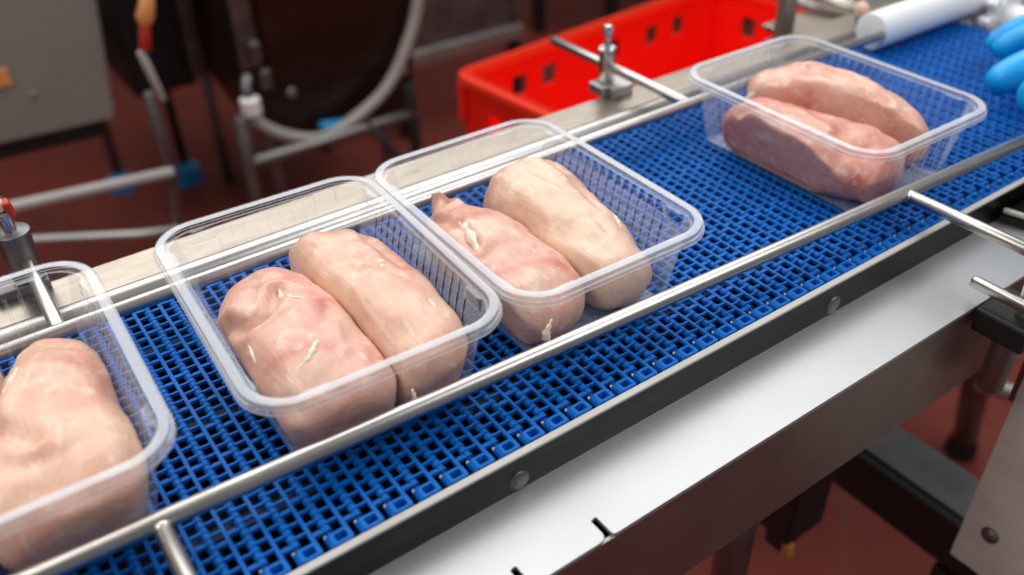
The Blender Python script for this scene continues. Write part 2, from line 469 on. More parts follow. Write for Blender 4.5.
# steel guard sheet, lower right
t = thing('guard_plate', 'wavy grey steel guard plate with one round bolt at lower right', 'guard')
bm = bmesh.new()
NY, NZ = 24, 36
vs = {}
for i in range(NY+1):
    for j in range(NZ+1):
        y = -.2555-.18*i/NY; z = -.288+.235*j/NZ + (0.0)
        w = .0016*math.exp(-((y+.262)/.006)**2)*math.sin(z*420+math.sin(z*130)*2) + .0007*noise.noise(Vector((y*60, z*60, 0)))
        vs[i, j] = bm.verts.new((.410+w, y, z-(i/NY)*.006))
for i in range(NY):
    for j in range(NZ): bm.faces.new((vs[i, j], vs[i+1, j], vs[i+1, j+1], vs[i, j+1]))
geo = bmesh.ops.extrude_face_region(bm, geom=list(bm.faces))
for v in geo['geom']:
    if isinstance(v, bmesh.types.BMVert): v.co.x += .003
obj('plate', bm, M['guard'], t)
bm = bmesh.new(); lathe(bm, [(0, .0040), (.0045, .0037), (.0066, .0020), (.0072, 0)], 20, Matrix.Translation((.4095, -.2775, -.243)) @ Matrix.Rotation(-PI/2, 4, 'Y'))
obj('bolt', bm, M['dsteel'], t)
bm = bmesh.new(); box(bm, .413, .43, -.262, -.250, -.12, -.0290, .001); obj('bracket', bm, M['dsteel'], t, False)

t = thing('cover_plate', 'dark curved steel cover on the deck at the right picture edge', 'cover')
bm = bmesh.new()
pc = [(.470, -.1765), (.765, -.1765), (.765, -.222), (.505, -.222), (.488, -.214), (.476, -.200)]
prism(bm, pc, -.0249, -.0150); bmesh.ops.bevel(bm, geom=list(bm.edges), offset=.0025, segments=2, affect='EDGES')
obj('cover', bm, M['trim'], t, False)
bm = bmesh.new(); tube(bm, [(.472, -.1790, -.0140), (.477, -.199, -.0140), (.489, -.2125, -.0140), (.506, -.2195, -.0140)], .0022, 10); obj('cover_edge', bm, M['edge'], t)
# support trestle under the conveyor at the right
t = thing('support_beam', 'dark steel support beam crossing under the conveyor at right', 'beam')
bm = bmesh.new(); box(bm, .510, .566, -.60, .02, -.352, -.348, .0015); obj('top_plate', bm, M['dsteel'], t, False)
bm = bmesh.new(); box(bm, .500, .560, -.60, .02, -.412, -.352, .003); obj('beam', bm, M['black'], t, False)
for ly in (-.245, -.55):
    bm = bmesh.new(); box(bm, .500, .550, ly-.03, ly+.03, -.85, -.42, .003); obj('leg', bm, M['black'], t, False)
t = thing('tubular_stand', 'dark leaning tube leg with a grey crossbar on red tiles, lower right', 'stand')
bm = bmesh.new(); tube(bm, [(1.11, .023, -.80), (.962, -.012, -.50)], .021, 16); tube(bm, [(.962, -.012, -.50), (.93, -.02, -.30)], .021, 16)
l = obj('leg', bm, M['dsteel'], t)
bm = bmesh.new(); lathe(bm, [(.02, .04), (.026, .02), (.028, 0)], 18, Matrix.Translation((1.12, .026, -.85))); obj('foot', bm, M['black'], l)
bm = bmesh.new(); tube(bm, [(.99, -.012, -.59), (1.13, -.30, -.59)], .013, 16); obj('crossbar', bm, M['gsteel'], t)
t = thing('drive_bracket', 'small black bracket hanging under the conveyor side', 'bracket')
bm = bmesh.new(); box(bm, .385, .440, -.125, -.08, -.40, -.1076, .004)
box(bm, .395, .42, -.115, -.09, -.43, -.40, .003)
obj('body', bm, M['black'], t, False)
bm = bmesh.new(); lathe(bm, [(.006, 0), (.006, -.015), (.003, -.018), (0, -.018)], 12, Matrix.Translation((.395, -.12, -.405)))
obj('nut', bm, M['orange'], t)

# ------------------------------------------------------------------ trays
TW, TL, TH = .1432, .190, .060
def outline(hw, hl, r, flute=True, pitch=.0078, lug=False):
    """points counter-clockwise: list of (x, y, nx, ny, ridge, lugflag)"""
    pts = []
    def straight(ax, ay, bx, by, nx, ny):
        L = math.hypot(bx-ax, by-ay); ux, uy = (bx-ax)/L, (by-ay)/L
        n = int((L-.014)//pitch)
        s0 = (L-(n-1)*pitch)/2
        loc = [(0, 0)]
        for i in range(n):
            c = s0+i*pitch
            loc += [(c-.0009, 0), (c-.0003, 1), (c+.0003, 1), (c+.0009, 0)]
        loc.append((L, 0))
        for s, rd in loc:
            lg = 1 if (s < .0125 or s > L-.0125) else 0
            pts.append((ax+ux*s, ay+uy*s, nx, ny, rd, lg))
    def arc(cx, cy, t0):
        for i in range(1, 10):
            t = t0+PI/2*i/10
            pts.append((cx+r*math.cos(t), cy+r*math.sin(t), math.cos(t), math.sin(t), 0, 0))
    straight(hw, -hl+r, hw, hl-r, 1, 0); arc(hw-r, hl-r, 0)
    straight(hw-r, hl, -hw+r, hl, 0, 1); arc(-hw+r, hl-r, PI/2)
    straight(-hw, hl-r, -hw, -hl+r, -1, 0); arc(-hw+r, -hl+r, PI)
    straight(-hw+r, -hl, hw-r, -hl, 0, -1); arc(hw-r, -hl+r, 1.5*PI)
    return pts
hwT, hlT, rT = TW/2-.0085, TL/2-.0085, .0185
base = outline(hwT, hlT, rT)
def tray(loc, rz, label):
    t = thing('plastic_tray', label, 'tray', loc, rz, 'clear plastic trays on the blue belt')
    if tray.first is None:
        bm = bmesh.new()
        # levels: (z, inset, ridge amplitude, lug inset)
        lv = [(.0006, .0165, 0, 0), (.0008, .0145, .3, 0), (.0022, .0123, .8, 0), (.0060, .0110, 1, 0), (.020, .0080, 1, 0), (.035, .0050, 1, 0),
              (.0475, .0025, 1, 0), (.0490, .0020, 1, .0), (.0500, .0016, .9, .0016), (.0555, .0005, .9, .0022), (.0568, .0, 0, 0.0022), (.0572, -.0016, 0, 0), (.0598, -.0020, 0, 0)]
        rings = []
        for z, ins, ra, lg in lv:
            rings.append([bm.verts.new((x-nx*(ins+.0007*rd*ra+lg*lf), y-ny*(ins+.0007*rd*ra+lg*lf), z)) for x, y, nx, ny, rd, lf in base])
        n = len(base)
        for a, b in zip(rings, rings[1:]):
            for i in range(n): bm.faces.new((a[i], a[(i+1) % n], b[(i+1) % n], b[i]))
        # floor: shrinking rings with a shallow raised panel
        prev = rings[0]
        for sc, z in ((.86, .0006), (.84, .0012), (.4, .0012)):
            nr_ = [bm.verts.new((v.co.x*sc, v.co.y*sc, z)) for v in rings[0]]
            for i in range(n): bm.faces.new((prev[i], prev[(i+1) % n], nr_[(i+1) % n], nr_[i]))
            prev = nr_
        bm.faces.new(prev)
        body = obj('tray_body', bm, M['film'], t, True, None, 32)
        bm = bmesh.new()
        rv = [(-.0020, .0598), (-.0026, .0604), (-.0066, .0604), (-.0072, .0600), (-.0075, .0578), (-.0083, .0574), (-.0087, .0566), (-.0087, .0545), (-.0081, .0545), (-.0081, .0562), (-.0079, .0568), (-.0070, .0570), (-.0067, .0596), (-.0030, .0598)]
        b2 = [p for p in base if p[4] == 0]
        rings = [[bm.verts.new((x-nx*ins, y-ny*ins, z)) for x, y, nx, ny, rd, lf in b2] for ins, z in rv]
        n = len(b2)
        for a, b in zip(rings, rings[1:]+rings[:1]):
            for i in range(n): bm.faces.new((a[i], a[(i+1) % n], b[(i+1) % n], b[i]))
        rim = obj('rim', bm, M['rim'], t, True, None, 32)
        tray.first = (body, rim)
    else:
        for s in tray.first:
            c = s.copy(); C.objects.link(c); c.parent = t
    return t
tray.first = None
TR = {'A': (-.1837, -.0352, -.0226), 'B': (-.0112, -.0439, -.0420), 'C': (.1310, -.0480, -.0180), 'D': (.4051, -.0569, -.0124)}
LB = {'A': 'clear tray of raw chicken cut off by the left picture edge',
      'B': 'clear tray of two pink chicken breasts, second from left, rim touching the next tray',
      'C': 'clear tray of two long chicken breasts, third from left, just right of the touching rims',
      'D': 'clear tray of chicken standing alone at upper right, nearest the gloved hand'}
for k in 'ABCD':
    x, y, a = TR[k]; tray((x, y, .0004), a, LB[k])

# ------------------------------------------------------------------ chicken
def clampin(p, k):
    """keep a point inside the walls of tray k (p in world)"""
    tx, ty, a = TR[k]
    c, s = math.cos(-a), math.sin(-a)
    dx, dy = p.x-tx, p.y-ty
    lx, ly = c*dx-s*dy, s*dx+c*dy
    z = min(max(p.z, .0022), .056)
    ins = .0110-(z-.006)*(.0085/.0415) if z > .006 else .0125
    ins = max(ins, .0) + .0022
    hw, hl, r = hwT-ins, hlT-ins, rT-ins*.3
    qx, qy = abs(lx), abs(ly)
    if qx > hw-r and qy > hl-r:
        ex, ey = qx-(hw-r), qy-(hl-r); l = math.hypot(ex, ey)
        if l > r: ex, ey = ex/l*r, ey/l*r
        qx, qy = hw-r+ex, hl-r+ey
    else:
        qx, qy = min(qx, hw), min(qy, hl)
    lx = math.copysign(qx, lx); ly = math.copysign(qy, ly)
    c, s = math.cos(a), math.sin(a)
    return Vector((tx+c*lx-s*ly, ty+s*lx+c*ly, max(p.z, .0026)))

ZS = .88
def breast(k, spine, mt, label, seed, bumps=(), rough=1.0, twist=0, name='chicken_breast', planes=(), creases=()):
    """spine: (x, y, zc, halfwidth, halfheight) from far to near"""
    NS, NR = 84, 72
    bm = bmesh.new()
    pts = []
    rings = []
    o3 = Vector((seed*7.3, seed*3.1, seed*1.9))
    for i in range(NS+1):
        t = i/NS
        # end rounding
        x, y, zc, hw, hh = catmull(spine, t)
        zc *= ZS; hh *= ZS
        x1, y1 = catmull(spine, min(1, t+.01))[:2]; x0, y0 = catmull(spine, max(0, t-.01))[:2]
        d = Vector((x1-x0, y1-y0, 0)).normalized(); side = Vector((-d.y, d.x, 0))
        e0, e1 = .14, .12
        f = 1.0
        if t < e0: f = math.sqrt(max(0, 1-((e0-t)/e0)**2))
        if t > 1-e1: f = math.sqrt(max(0, 1-((t-1+e1)/e1)**2))
        f = max(f, .02)
        ring = []
        for j in range(NR):
            a = 2*PI*j/NR
            ca, sa = math.cos(a), math.sin(a)
            px = math.copysign(abs(ca)**.9, ca)*hw*f
            pz = math.copysign(abs(sa)**.92, sa)*hh*f
            p = Vector((x, y, zc))+side*px+Vector((0, 0, pz))
            nrm = (side*ca/hw+Vector((0, 0, sa/hh))).normalized()
            dsp = .0045*noise.noise(p*26+o3)+.0022*noise.noise(p*60+o3*2)+.0008*noise.noise(p*150+o3)
            # longitudinal muscle folds
            q = Vector((p.x*95, p.y*17, p.z*60))+o3
            dsp += .0011*noise.noise(q)
            p += nrm*dsp*rough*min(1, f*1.4)
            for bx, by, bz, br, amt in bumps:
                dd = (p-Vector((bx, by, bz))).length
                if dd < br: p += nrm*amt*(1-(dd/br)**2)**2
            for n_, w_ in planes:  # pressed against its neighbour: half-space n.p <= w
                nv = Vector(n_); ex = p.dot(nv)-w_
                if ex > -.010:
                    ex2 = ex+.010; p -= nv*(ex2-.010*(1-math.exp(-ex2/.010)))
            if sa > -.2:
                for cp, cr_, cd in creases:
                    dm_ = 1
                    for q0, q1 in zip(cp, cp[1:]):
                        e = Vector(q1)-Vector(q0); w0 = Vector((p.x, p.y))-Vector(q0)
                        tt = max(0, min(1, w0.dot(e)/e.dot(e))); dm_ = min(dm_, (w0-e*tt).length)
                    if dm_ < cr_*3: p += nrm*(-cd*math.exp(-(dm_/cr_)**2)+.45*cd*math.exp(-((dm_-1.9*cr_)/(.9*cr_))**2))
            p = clampin(p, k)
            ring.append(bm.verts.new(p))
        rings.append(ring)
    for a, b in zip(rings, rings[1:]):
        for j in range(NR): bm.faces.new((a[j], a[(j+1) % NR], b[(j+1) % NR], b[j]))
    bm.faces.new(rings[0]); bm.faces.new(rings[-1])
    bmesh.ops.smooth_vert(bm, verts=bm.verts, factor=.4, use_axis_x=True, use_axis_y=True, use_axis_z=True)
    cx, cy = TR[k][:2]
    bmesh.ops.translate(bm, verts=bm.verts, vec=(-cx, -cy, 0))
    o = obj(name, bm, mt, None, True, (cx, cy, 0), 180)
    tag(o, label, 'chicken breast', 'raw chicken breasts in the trays')
    return o
def fat(parent, pts, radii, name='fat_strip'):
    bm = bmesh.new(); cx, cy = parent.location.x, parent.location.y
    P_ = []
    n = 14
    for i in range(n+1):
        x, y, z = catmull(pts, i/n); P_.append((x-cx, y-cy, z))
    rr = [.78*catmull([(r,) for r in radii], i/n)[0]*(1+.35*math.sin(i*2.3)) for i in range(n+1)]
    tube(bm, P_, 1, 8, True, rr)
    for v in bm.verts: v.co += Vector((noise.noise(v.co*500), noise.noise(v.co*500+Vector((9, 0, 0))), 0))*.0008
    o = obj(name, bm, M['fat'], parent, True, None, 180)
    tag(o, 'creamy white strip of fat')
    return o
from mathutils.bvhtree import BVHTree
def top_z(o, x, y):
    """height of the meat surface under (x, y)"""
    me = o.data
    bv = BVHTree.FromPolygons([v.co for v in me.vertices], [p.vertices for p in me.polygons])
    h = bv.ray_cast(Vector((x-o.location.x, y-o.location.y, .2)), Vector((0, 0, -1)))
    return h[0].z if h[0] else .03
def fat_on(o, xy, radii, lift=0.0):
    fat(o, [(x, y, top_z(o, x, y)+lift) for x, y in xy], radii)

# tray B
bl = breast('B', [(-.026, .004, .026, .018, .018), (-.031, -.014, .029, .029, .027), (-.034, -.038, .030, .033, .031), (-.035, -.065, .029, .034, .031), (-.035, -.097, .027, .034, .029), (-.034, -.124, .023, .030, .023)],
    M['meatB'], 'plump pink chicken breast with fat shreds, left one in second tray from left', 1.3,
    bumps=[(-.056, -.026, .040, .024, .006), (-.026, -.010, .05, .016, .003), (-.050, -.050, .058, .016, -.004)], planes=[((1, .06, -.10), -.0085)],
    creases=[([(-.066, -.034), (-.057, -.052), (-.044, -.050), (-.034, -.036)], .0035, .0055), ([(-.030, -.095), (-.024, -.075), (-.016, -.062)], .003, .0012)])
br_ = breast('B', [(.020, .021, .026, .018, .018), (.017, .006, .031, .028, .026), (.016, -.018, .033, .033, .028), (.016, -.050, .031, .034, .029), (.015, -.088, .027, .034, .028), (.012, -.124, .023, .029, .022)],
    M['meatA'], 'pale long chicken breast, right one in second tray from left', 2.2,
    bumps=[(.030, -.010, .06, .020, .002)], planes=[((-1, -.06, .06), .0135)],
    creases=[([(.036, .000), (.033, -.02), (.038, -.05)], .0035, .0022)])
# tray C
cl = breast('C', [(.129, .040, .026, .013, .013), (.115, .012, .024, .020, .018), (.102, -.014, .026, .027, .024), (.097, -.048, .029, .031, .028), (.097, -.085, .028, .032, .027), (.098, -.122, .022, .027, .021)],
    M['meatB'], 'chicken breast with narrow folded tip, left one in third tray from left', 3.7,
    bumps=[(.078, -.040, .050, .018, .003), (.110, -.070, .058, .022, .002)], planes=[((1, .22, -.10), .1100)],
    creases=[([(.088, .006), (.086, -.02), (.082, -.045), (.080, -.06)], .0035, .0035), ([(.118, .024), (.108, .014)], .004, .003)])
cr = breast('C', [(0.16, 0.0238, 0.026, 0.018, 0.016), (0.16, 0.004, 0.031, 0.03, 0.027), (0.16, -0.023, 0.033, 0.032, 0.028), (0.156, -0.0554, 0.03, 0.03, 0.026), (0.152, -0.0914, 0.026, 0.029, 0.024), (0.148, -0.122, 0.022, 0.024, 0.019)],
    M['meatC'], 'creamy long chicken breast, right one in third tray from left', 4.4, planes=[((-1, -.22, 0), -.1075)],
    creases=[([(.178, .010), (.176, -.03), (.168, -.07)], .003, .0016), ([(.158, .01), (.160, -.04), (.158, -.09)], .003, .0012)])
# tray A
al = breast('A', [(-0.188, 0.0329, 0.026, 0.0161, 0.014), (-0.198, 0.0106, 0.03, 0.025299999999999996, 0.024), (-0.21, -0.022, 0.032, 0.029899999999999996, 0.027), (-0.218, -0.0638, 0.03, 0.029899999999999996, 0.026), (-0.222, -0.115, 0.024, 0.025299999999999996, 0.021)],
    M['meatA'], 'chicken breast half cut off by the left picture edge', 5.1, planes=[((.93, -.37, 0), -.1510)])
ar = breast('A', [(-0.16, 0.0142, 0.026, 0.018, 0.018), (-0.158, -0.0014, 0.03, 0.029, 0.026), (-0.162, -0.0275, 0.032, 0.037, 0.029), (-0.165, -0.0588, 0.031, 0.04, 0.029), (-0.164, -0.0919, 0.028, 0.04, 0.027), (-0.166, -0.118, 0.022, 0.034, 0.021)],
    M['meatA'], 'large pale chicken breast in the leftmost tray, beside its right wall', 6.6, bumps=[(-.185, -.06, .058, .012, -.003)], planes=[((-.93, .37, 0), .1525)],
    creases=[([(-.190, -.004), (-.190, -.03), (-.184, -.055), (-.170, -.075)], .004, .003)])
# tray D
dl = breast('D', [(0.383, 0.0005, 0.022, 0.02332, 0.02016), (0.372, -0.0234, 0.026, 0.02968, 0.026880000000000005), (0.371, -0.052, 0.027, 0.033920000000000006, 0.028000000000000004), (0.378, -0.0842, 0.026, 0.03816, 0.026880000000000005), (0.39, -0.1136, 0.022, 0.03816, 0.022400000000000003), (0.396, -0.132, 0.018, 0.0318, 0.015680000000000003)],
    M['meatD'], 'rosy chicken breast pressed on the near left wall of the upper right tray', 7.9,
    bumps=[(.352, -.035, .038, .020, .004)], planes=[((.92, .38, -.15), .3640)],
    creases=[([(.352, -.02), (.362, -.035), (.368, -.055), (.366, -.08)], .004, .0045)])
dr = breast('D', [(0.398, 0.0148, 0.03816, 0.0108, 0.00972), (0.4106, 0.0058, 0.03816, 0.022680000000000002, 0.01836), (0.4252, -0.0194, 0.03604, 0.0324, 0.02808), (0.4338, -0.05, 0.033920000000000006, 0.03348, 0.03132), (0.4384, -0.086, 0.02968, 0.0324, 0.027000000000000003), (0.443, -0.122, 0.0212, 0.02808, 0.01944)],
    M['meatE'], 'paler chicken breast lying over on the right of the upper right tray', 8.8,
    bumps=[(.452, -.030, .056, .016, .003)], planes=[((-.92, -.38, .0), -.3640)],
    creases=[([(.428, -.02), (.440, -.05), (.438, -.085)], .0035, .005)])
fat_on(bl, [(-.029, -.086), (-.036, -.089), (-.041, -.094), (-.047, -.097), (-.052, -.098)], [.0004, .0015, .0023, .0013, .0005], -.0005)
fat_on(bl, [(-.032, -.034), (-.0335, -.042), (-.031, -.049), (-.024, -.053)], [.0008, .0020, .0018, .0005], -.0008)
fat_on(bl, [(-.059, -.047), (-.0620, -.062), (-.0640, -.077)], [.0008, .0016, .0006], -.001)
fat_on(br_, [(.0300, -.031), (.0270, -.043), (.022, -.056)], [.0010, .0034, .0012], -.0026)
fat_on(br_, [(.0345, -.080), (.0350, -.087), (.0335, -.093)], [.0006, .0020, .0006], -.0010)
fat_on(cl, [(.090, -.028), (.0865, -.045), (.0800, -.070)], [.002, .0050, .002], -.0040)
fat_on(cr, [(.181, -.008), (.177, -.022)], [.0014, .0008], -.0006)
fat_on(cr, [(.176, -.070), (.174, -.080), (.170, -.090)], [.0006, .0020, .0007], -.0010)
fat_on(ar, [(-.158, -.008), (-.166, -.026), (-.175, -.040)], [.0005, .0013, .0008], -.0006)
fat_on(al, [(-.206, .030), (-.204, .018)], [.002, .0012], -.0004)
fat_on(dr, [(.397, .012), (.404, .006)], [.0042, .0030], -.0020)
# fat on near, lower ends
def fat_pts(o, pts, radii): fat(o, pts, radii)
fat_pts(cl, [(.0875, -.1262, .031), (.083, -.1270, .023), (.086, -.1262, .015)], [.0008, .0028, .0012])
fat_pts(br_, [(-.002, -.1245, .026), (-.001, -.1250, .018), (-.003, -.1240, .010)], [.001, .0018, .0008])

# ------------------------------------------------------------------ white sleeve roller over the rails
t = thing('rail_sleeve', 'white plastic sleeve wrapped round the far rail at top right', 'sleeve')
bm = bmesh.new()
a, b_ = Vector((.622, .060, .019)), Vector((1.0, .060, .019))
d = (b_-a).normalized()
rot = Matrix.Translation(a) @ d.to_track_quat('Z', 'Y').to_matrix().to_4x4()
L_ = (b_-a).length
lathe(bm, [(0, .0), (.0150, 0), (.0176, .0012), (.0182, .004), (.0182, L_-.004), (.0170, L_), (.0055, L_)], 32, rot)
obj('sleeve', bm, M['white'], t)
t = thing('ball_knob', 'small pale ball knob behind the white sleeve end', 'knob', (.672, .108, -.012))
bm = bmesh.new(); lathe(bm, [(.004, -.002), (.004, .024), (.0035, .026)], 12); obj('stem', bm, M['chrome'], t)
bm = bmesh.new()
lathe(bm, [(.0078*math.sin(PI*i/12), .030-.0078*math.cos(PI*i/12)) for i in range(13)], 20); obj('ball', bm, M['peach'], t)

# upright flat post and side rails beyond the conveyor
t = thing('upright_post', 'grey flat steel upright beside the right end of the red crate', 'post')
bm = bmesh.new(); box(bm, .634, .655, .175, .187, -.85, .06, .002); obj('bar', bm, M['gsteel'], t, False)
t = thing('steel_shelf', 'beige steel shelf with a round bar beyond the conveyor, top centre right', 'shelf')
bm = bmesh.new(); box(bm, .705, 1.2, .150, .262, -.056, -.048, .002); obj('shelf_plate', bm, M['plate'], t, False)
bm = bmesh.new(); box(bm, .76, 1.2, .262, .30, -.10, -.092, .002); obj('lower_plate', bm, M['dsteel'], t, False)
bm = bmesh.new(); tube(bm, [(.800, .300, -.030), (.806, .205, -.038)], .009, 14); obj('bar', bm, M['rail'], t)
bm = bmesh.new(); box(bm, .80, 1.2, .262, .40, -.056, -.048, .002); obj('rear_plate', bm, M['gsteel'], t, False)
for lx in (.83, 1.17):
    bm = bmesh.new(); box(bm, lx-.012, lx+.012, .235, .259, -.85, -.056); obj('leg', bm, M['dsteel'], t, False)

# white moulded bracket at the belt end
t = thing('chain_sprocket', 'white toothed plastic sprocket at the far end of the belt, top right corner', 'sprocket', (.812, .024, .0))
bm = bmesh.new()
def gear(bm, y0, y1, ph):
    poly = []
    n = 10
    for i in range(n):
        for da, rr in ((-.22, .022), (-.16, .032), (-.07, .036), (.07, .036), (.16, .032), (.22, .022)):
            t_ = 2*PI*i/n+da+ph; poly.append((rr*math.cos(t_), rr*math.sin(t_)))
    prism(bm, poly, y0, y1, Matrix.Rotation(PI/2, 4, 'X'))
for i, yy in enumerate((-.058, -.036, -.014)):
    gear(bm, yy, yy+.012, .3*i)
obj('teeth', bm, M['white'], t, False)
bm = bmesh.new(); tube(bm, [(0, .012, 0), (0, -.09, 0)], .016, 20); obj('hub', bm, M['white'], t)

# ------------------------------------------------------------------ person: gloved hand
per = thing('person', 'gloved hand in bright blue nitrile reaching in over the belt at right', 'person')
bm = bmesh.new()
sk = bm.verts.layers.skin.verify()
def V(p, r): v = bm.verts.new(p); v[sk].radius = (r, r); return v
wr = V((.742, -.168, .058), .024); wr[sk].use_root = True
el = V((.860, -.240, .075), .033); bm.edges.new((wr, el))
pm = V((.700, -.140, .052), .026); bm.edges.new((wr, pm))
p2 = V((.672, -.118, .042), .026); bm.edges.new((pm, p2))
def chain(root, pts, rs):
    pv = root
    for p, r in zip(pts, rs): v = V(p, r); bm.edges.new((pv, v)); pv = v
chain(p2, [(.652, -.108, .040), (.625, -.096, .036), (.604, -.086, .028), (.590, -.079, .018)], [.0135, .0128, .0122, .0108])
chain(p2, [(.662, -.092, .044), (.656, -.074, .041), (.645, -.060, .032), (.638, -.054, .020)], [.0120, .0108, .0104, .0094])
chain(pm, [(.690, -.092, .046), (.676, -.062, .040), (.662, -.046, .028), (.655, -.040, .016)], [.0120, .0102, .0094, .0082])
chain(pm, [(.712, -.100, .044), (.705, -.075, .038), (.697, -.062, .026), (.692, -.056, .016)], [.0110, .0094, .0084, .0074])
chain(wr, [(.680, -.166, .050), (.625, -.152, .047), (.570, -.136, .0445), (.536, -.127, .0430)], [.0160, .0150, .0140, .0120])
for v in bm.verts:
    v.co = Vector((.588, -.083, .018))+(v.co-Vector((.590, -.079, .018)))*1.3
    rr = v[sk].radius; v[sk].radius = (rr[0]*1.3, rr[1]*1.3)
me = bpy.data.meshes.new('gloved_hand'); bm.to_mesh(me); bm.free()
o = bpy.data.objects.new('gloved_hand', me); C.objects.link(o); o.parent = per
me.materials.append(M['glove'])
mo = o.modifiers.new('skin', 'SKIN'); mo.use_smooth_shade = True
ss = o.modifiers.new('sub', 'SUBSURF'); ss.levels = 2; ss.render_levels = 2
bm = bmesh.new(); tube(bm, [(.86, -.246, .075), (.90, -.27, .084), (1.0, -.34, .11), (1.2, -.46, .17)], .05, 24, True, [.047, .051, .055, .065])
obj('sleeve', bm, M['sleeve'], per)

# ------------------------------------------------------------------ red crate and its stand
rc = thing('plastic_crate', 'bright red plastic crate with square holes behind the conveyor', 'crate', (.529, .678, -.4), .104)
LX, LY_, HC = .62, .40, .20
th = .004
def wall_with_holes(bm, L, H, holes, mtx, t=.004):
    """wall in local xz, thickness along y, rectangular holes (x0,x1,z0,z1)"""
    xs = sorted({0, L, *[h[0] for h in holes], *[h[1] for h in holes]})
    zs = sorted({0, H, *[h[2] for h in holes], *[h[3] for h in holes]})
    solid = lambda i, j: not any(h[0] <= (xs[i]+xs[i+1])/2 <= h[1] and h[2] <= (zs[j]+zs[j+1])/2 <= h[3] for h in holes)
    nx, nz = len(xs)-1, len(zs)-1
    vc = {}
    def vv(i, j, k):
        if (i, j, k) not in vc: vc[i, j, k] = bm.verts.new(mtx @ Vector((xs[i], k*t, zs[j])))
        return vc[i, j, k]
    ok = lambda i, j: 0 <= i < nx and 0 <= j < nz and solid(i, j)
    for i in range(nx):
        for j in range(nz):
            if not solid(i, j): continue
            for k in (0, 1): bm.faces.new((vv(i, j, k), vv(i+1, j, k), vv(i+1, j+1, k), vv(i, j+1, k)))
            if not ok(i-1, j): bm.faces.new((vv(i, j, 0), vv(i, j, 1), vv(i, j+1, 1), vv(i, j+1, 0)))
            if not ok(i+1, j): bm.faces.new((vv(i+1, j, 0), vv(i+1, j, 1), vv(i+1, j+1, 1), vv(i+1, j+1, 0)))
            if not ok(i, j-1): bm.faces.new((vv(i, j, 0), vv(i, j, 1), vv(i+1, j, 1), vv(i+1, j, 0)))
            if not ok(i, j+1): bm.faces.new((vv(i, j+1, 0), vv(i, j+1, 1), vv(i+1, j+1, 1), vv(i+1, j+1, 0)))
bm = bmesh.new()
hz0, hz1 = HC-.072, HC-.038
lh = [(x, x+.032, hz0, hz1) for x in (.100, .166)] + [(.300, .352, hz0, hz1)] + [(x, x+.030, hz0, hz1) for x in (.422, .495)]
wall_with_holes(bm, LX, HC, lh, Matrix.Translation((0, -th, 0)))
wall_with_holes(bm, LX, HC, lh, Matrix.Translation((0, -LY_, 0)))
eh = [(.06, .088, .115, .150), (.06, .088, .06, .095), (.12, .148, .06, .095), (.150, .250, .130, .165), (.31, .338, .115, .15)]
RE = Matrix.Rotation(-PI/2, 4, 'Z')
wall_with_holes(bm, LY_, HC, eh, Matrix.Translation((0, 0, 0)) @ RE)
wall_with_holes(bm, LY_, HC, [(.07, .102, .115, .152), (.15, .25, .12, .16), (.30, .328, .11, .148)], Matrix.Translation((LX-th, 0, 0)) @ RE)
box(bm, 0, LX, -LY_, 0, 0, .005)
obj('crate_body', bm, M['red'], rc, False)
bm = bmesh.new()
def rrect(x0, x1, y0, y1, r, n=6):
    o = []
    for cx, cy, s in ((x1-r, y1-r, 0), (x0+r, y1-r, 1), (x0+r, y0+r, 2), (x1-r, y0+r, 3)):
        for i in range(n+1):
            t_ = (s+i/n)*PI/2; o.append((cx+r*math.cos(t_), cy+r*math.sin(t_)))
    return o
secs = [(rrect(-.010, LX+.010, -LY_-.010, .010, .024), HC-.014), (rrect(-.010, LX+.010, -LY_-.010, .010, .024), HC-.002), (rrect(-.008, LX+.008, -LY_-.008, .008, .022), HC),
        (rrect(.006, LX-.006, -LY_+.006, -.006, .012), HC), (rrect(.007, LX-.007, -LY_+.007, -.007, .011), HC-.002), (rrect(.007, LX-.007, -LY_+.007, -.007, .011), HC-.014)]
rg = [[bm.verts.new((x, y, z)) for x, y in pl] for pl, z in secs]
for a, b2 in zip(rg, rg[1:]+rg[:1]):
    for i in range(len(a)): bm.faces.new((a[i], a[(i+1) % len(a)], b2[(i+1) % len(a)], b2[i]))
obj('rim', bm, M['litrim'], rc, True, None, 40)
for lx in (-.004, ):
    bm = bmesh.new(); box(bm, -.006, .004, -.012, .006, .12, HC-.014, .003); obj('corner_rib', bm, M['red'], rc, False)
cs = thing('crate_stand', 'steel stand with four legs directly under the red crate', 'stand', (.529, .678, -.4), .104)
bm = bmesh.new(); box(bm, .03, .60, -.38, -.03, -.03, -.001); obj('top_shelf', bm, M['dsteel'], cs, False)
for lx in (.06, .57):
    for ly in (-.35, -.06):
        bm = bmesh.new(); box(bm, lx-.015, lx+.015, ly-.015, ly+.015, -.45, -.03); obj('leg', bm, M['dsteel'], cs, False)

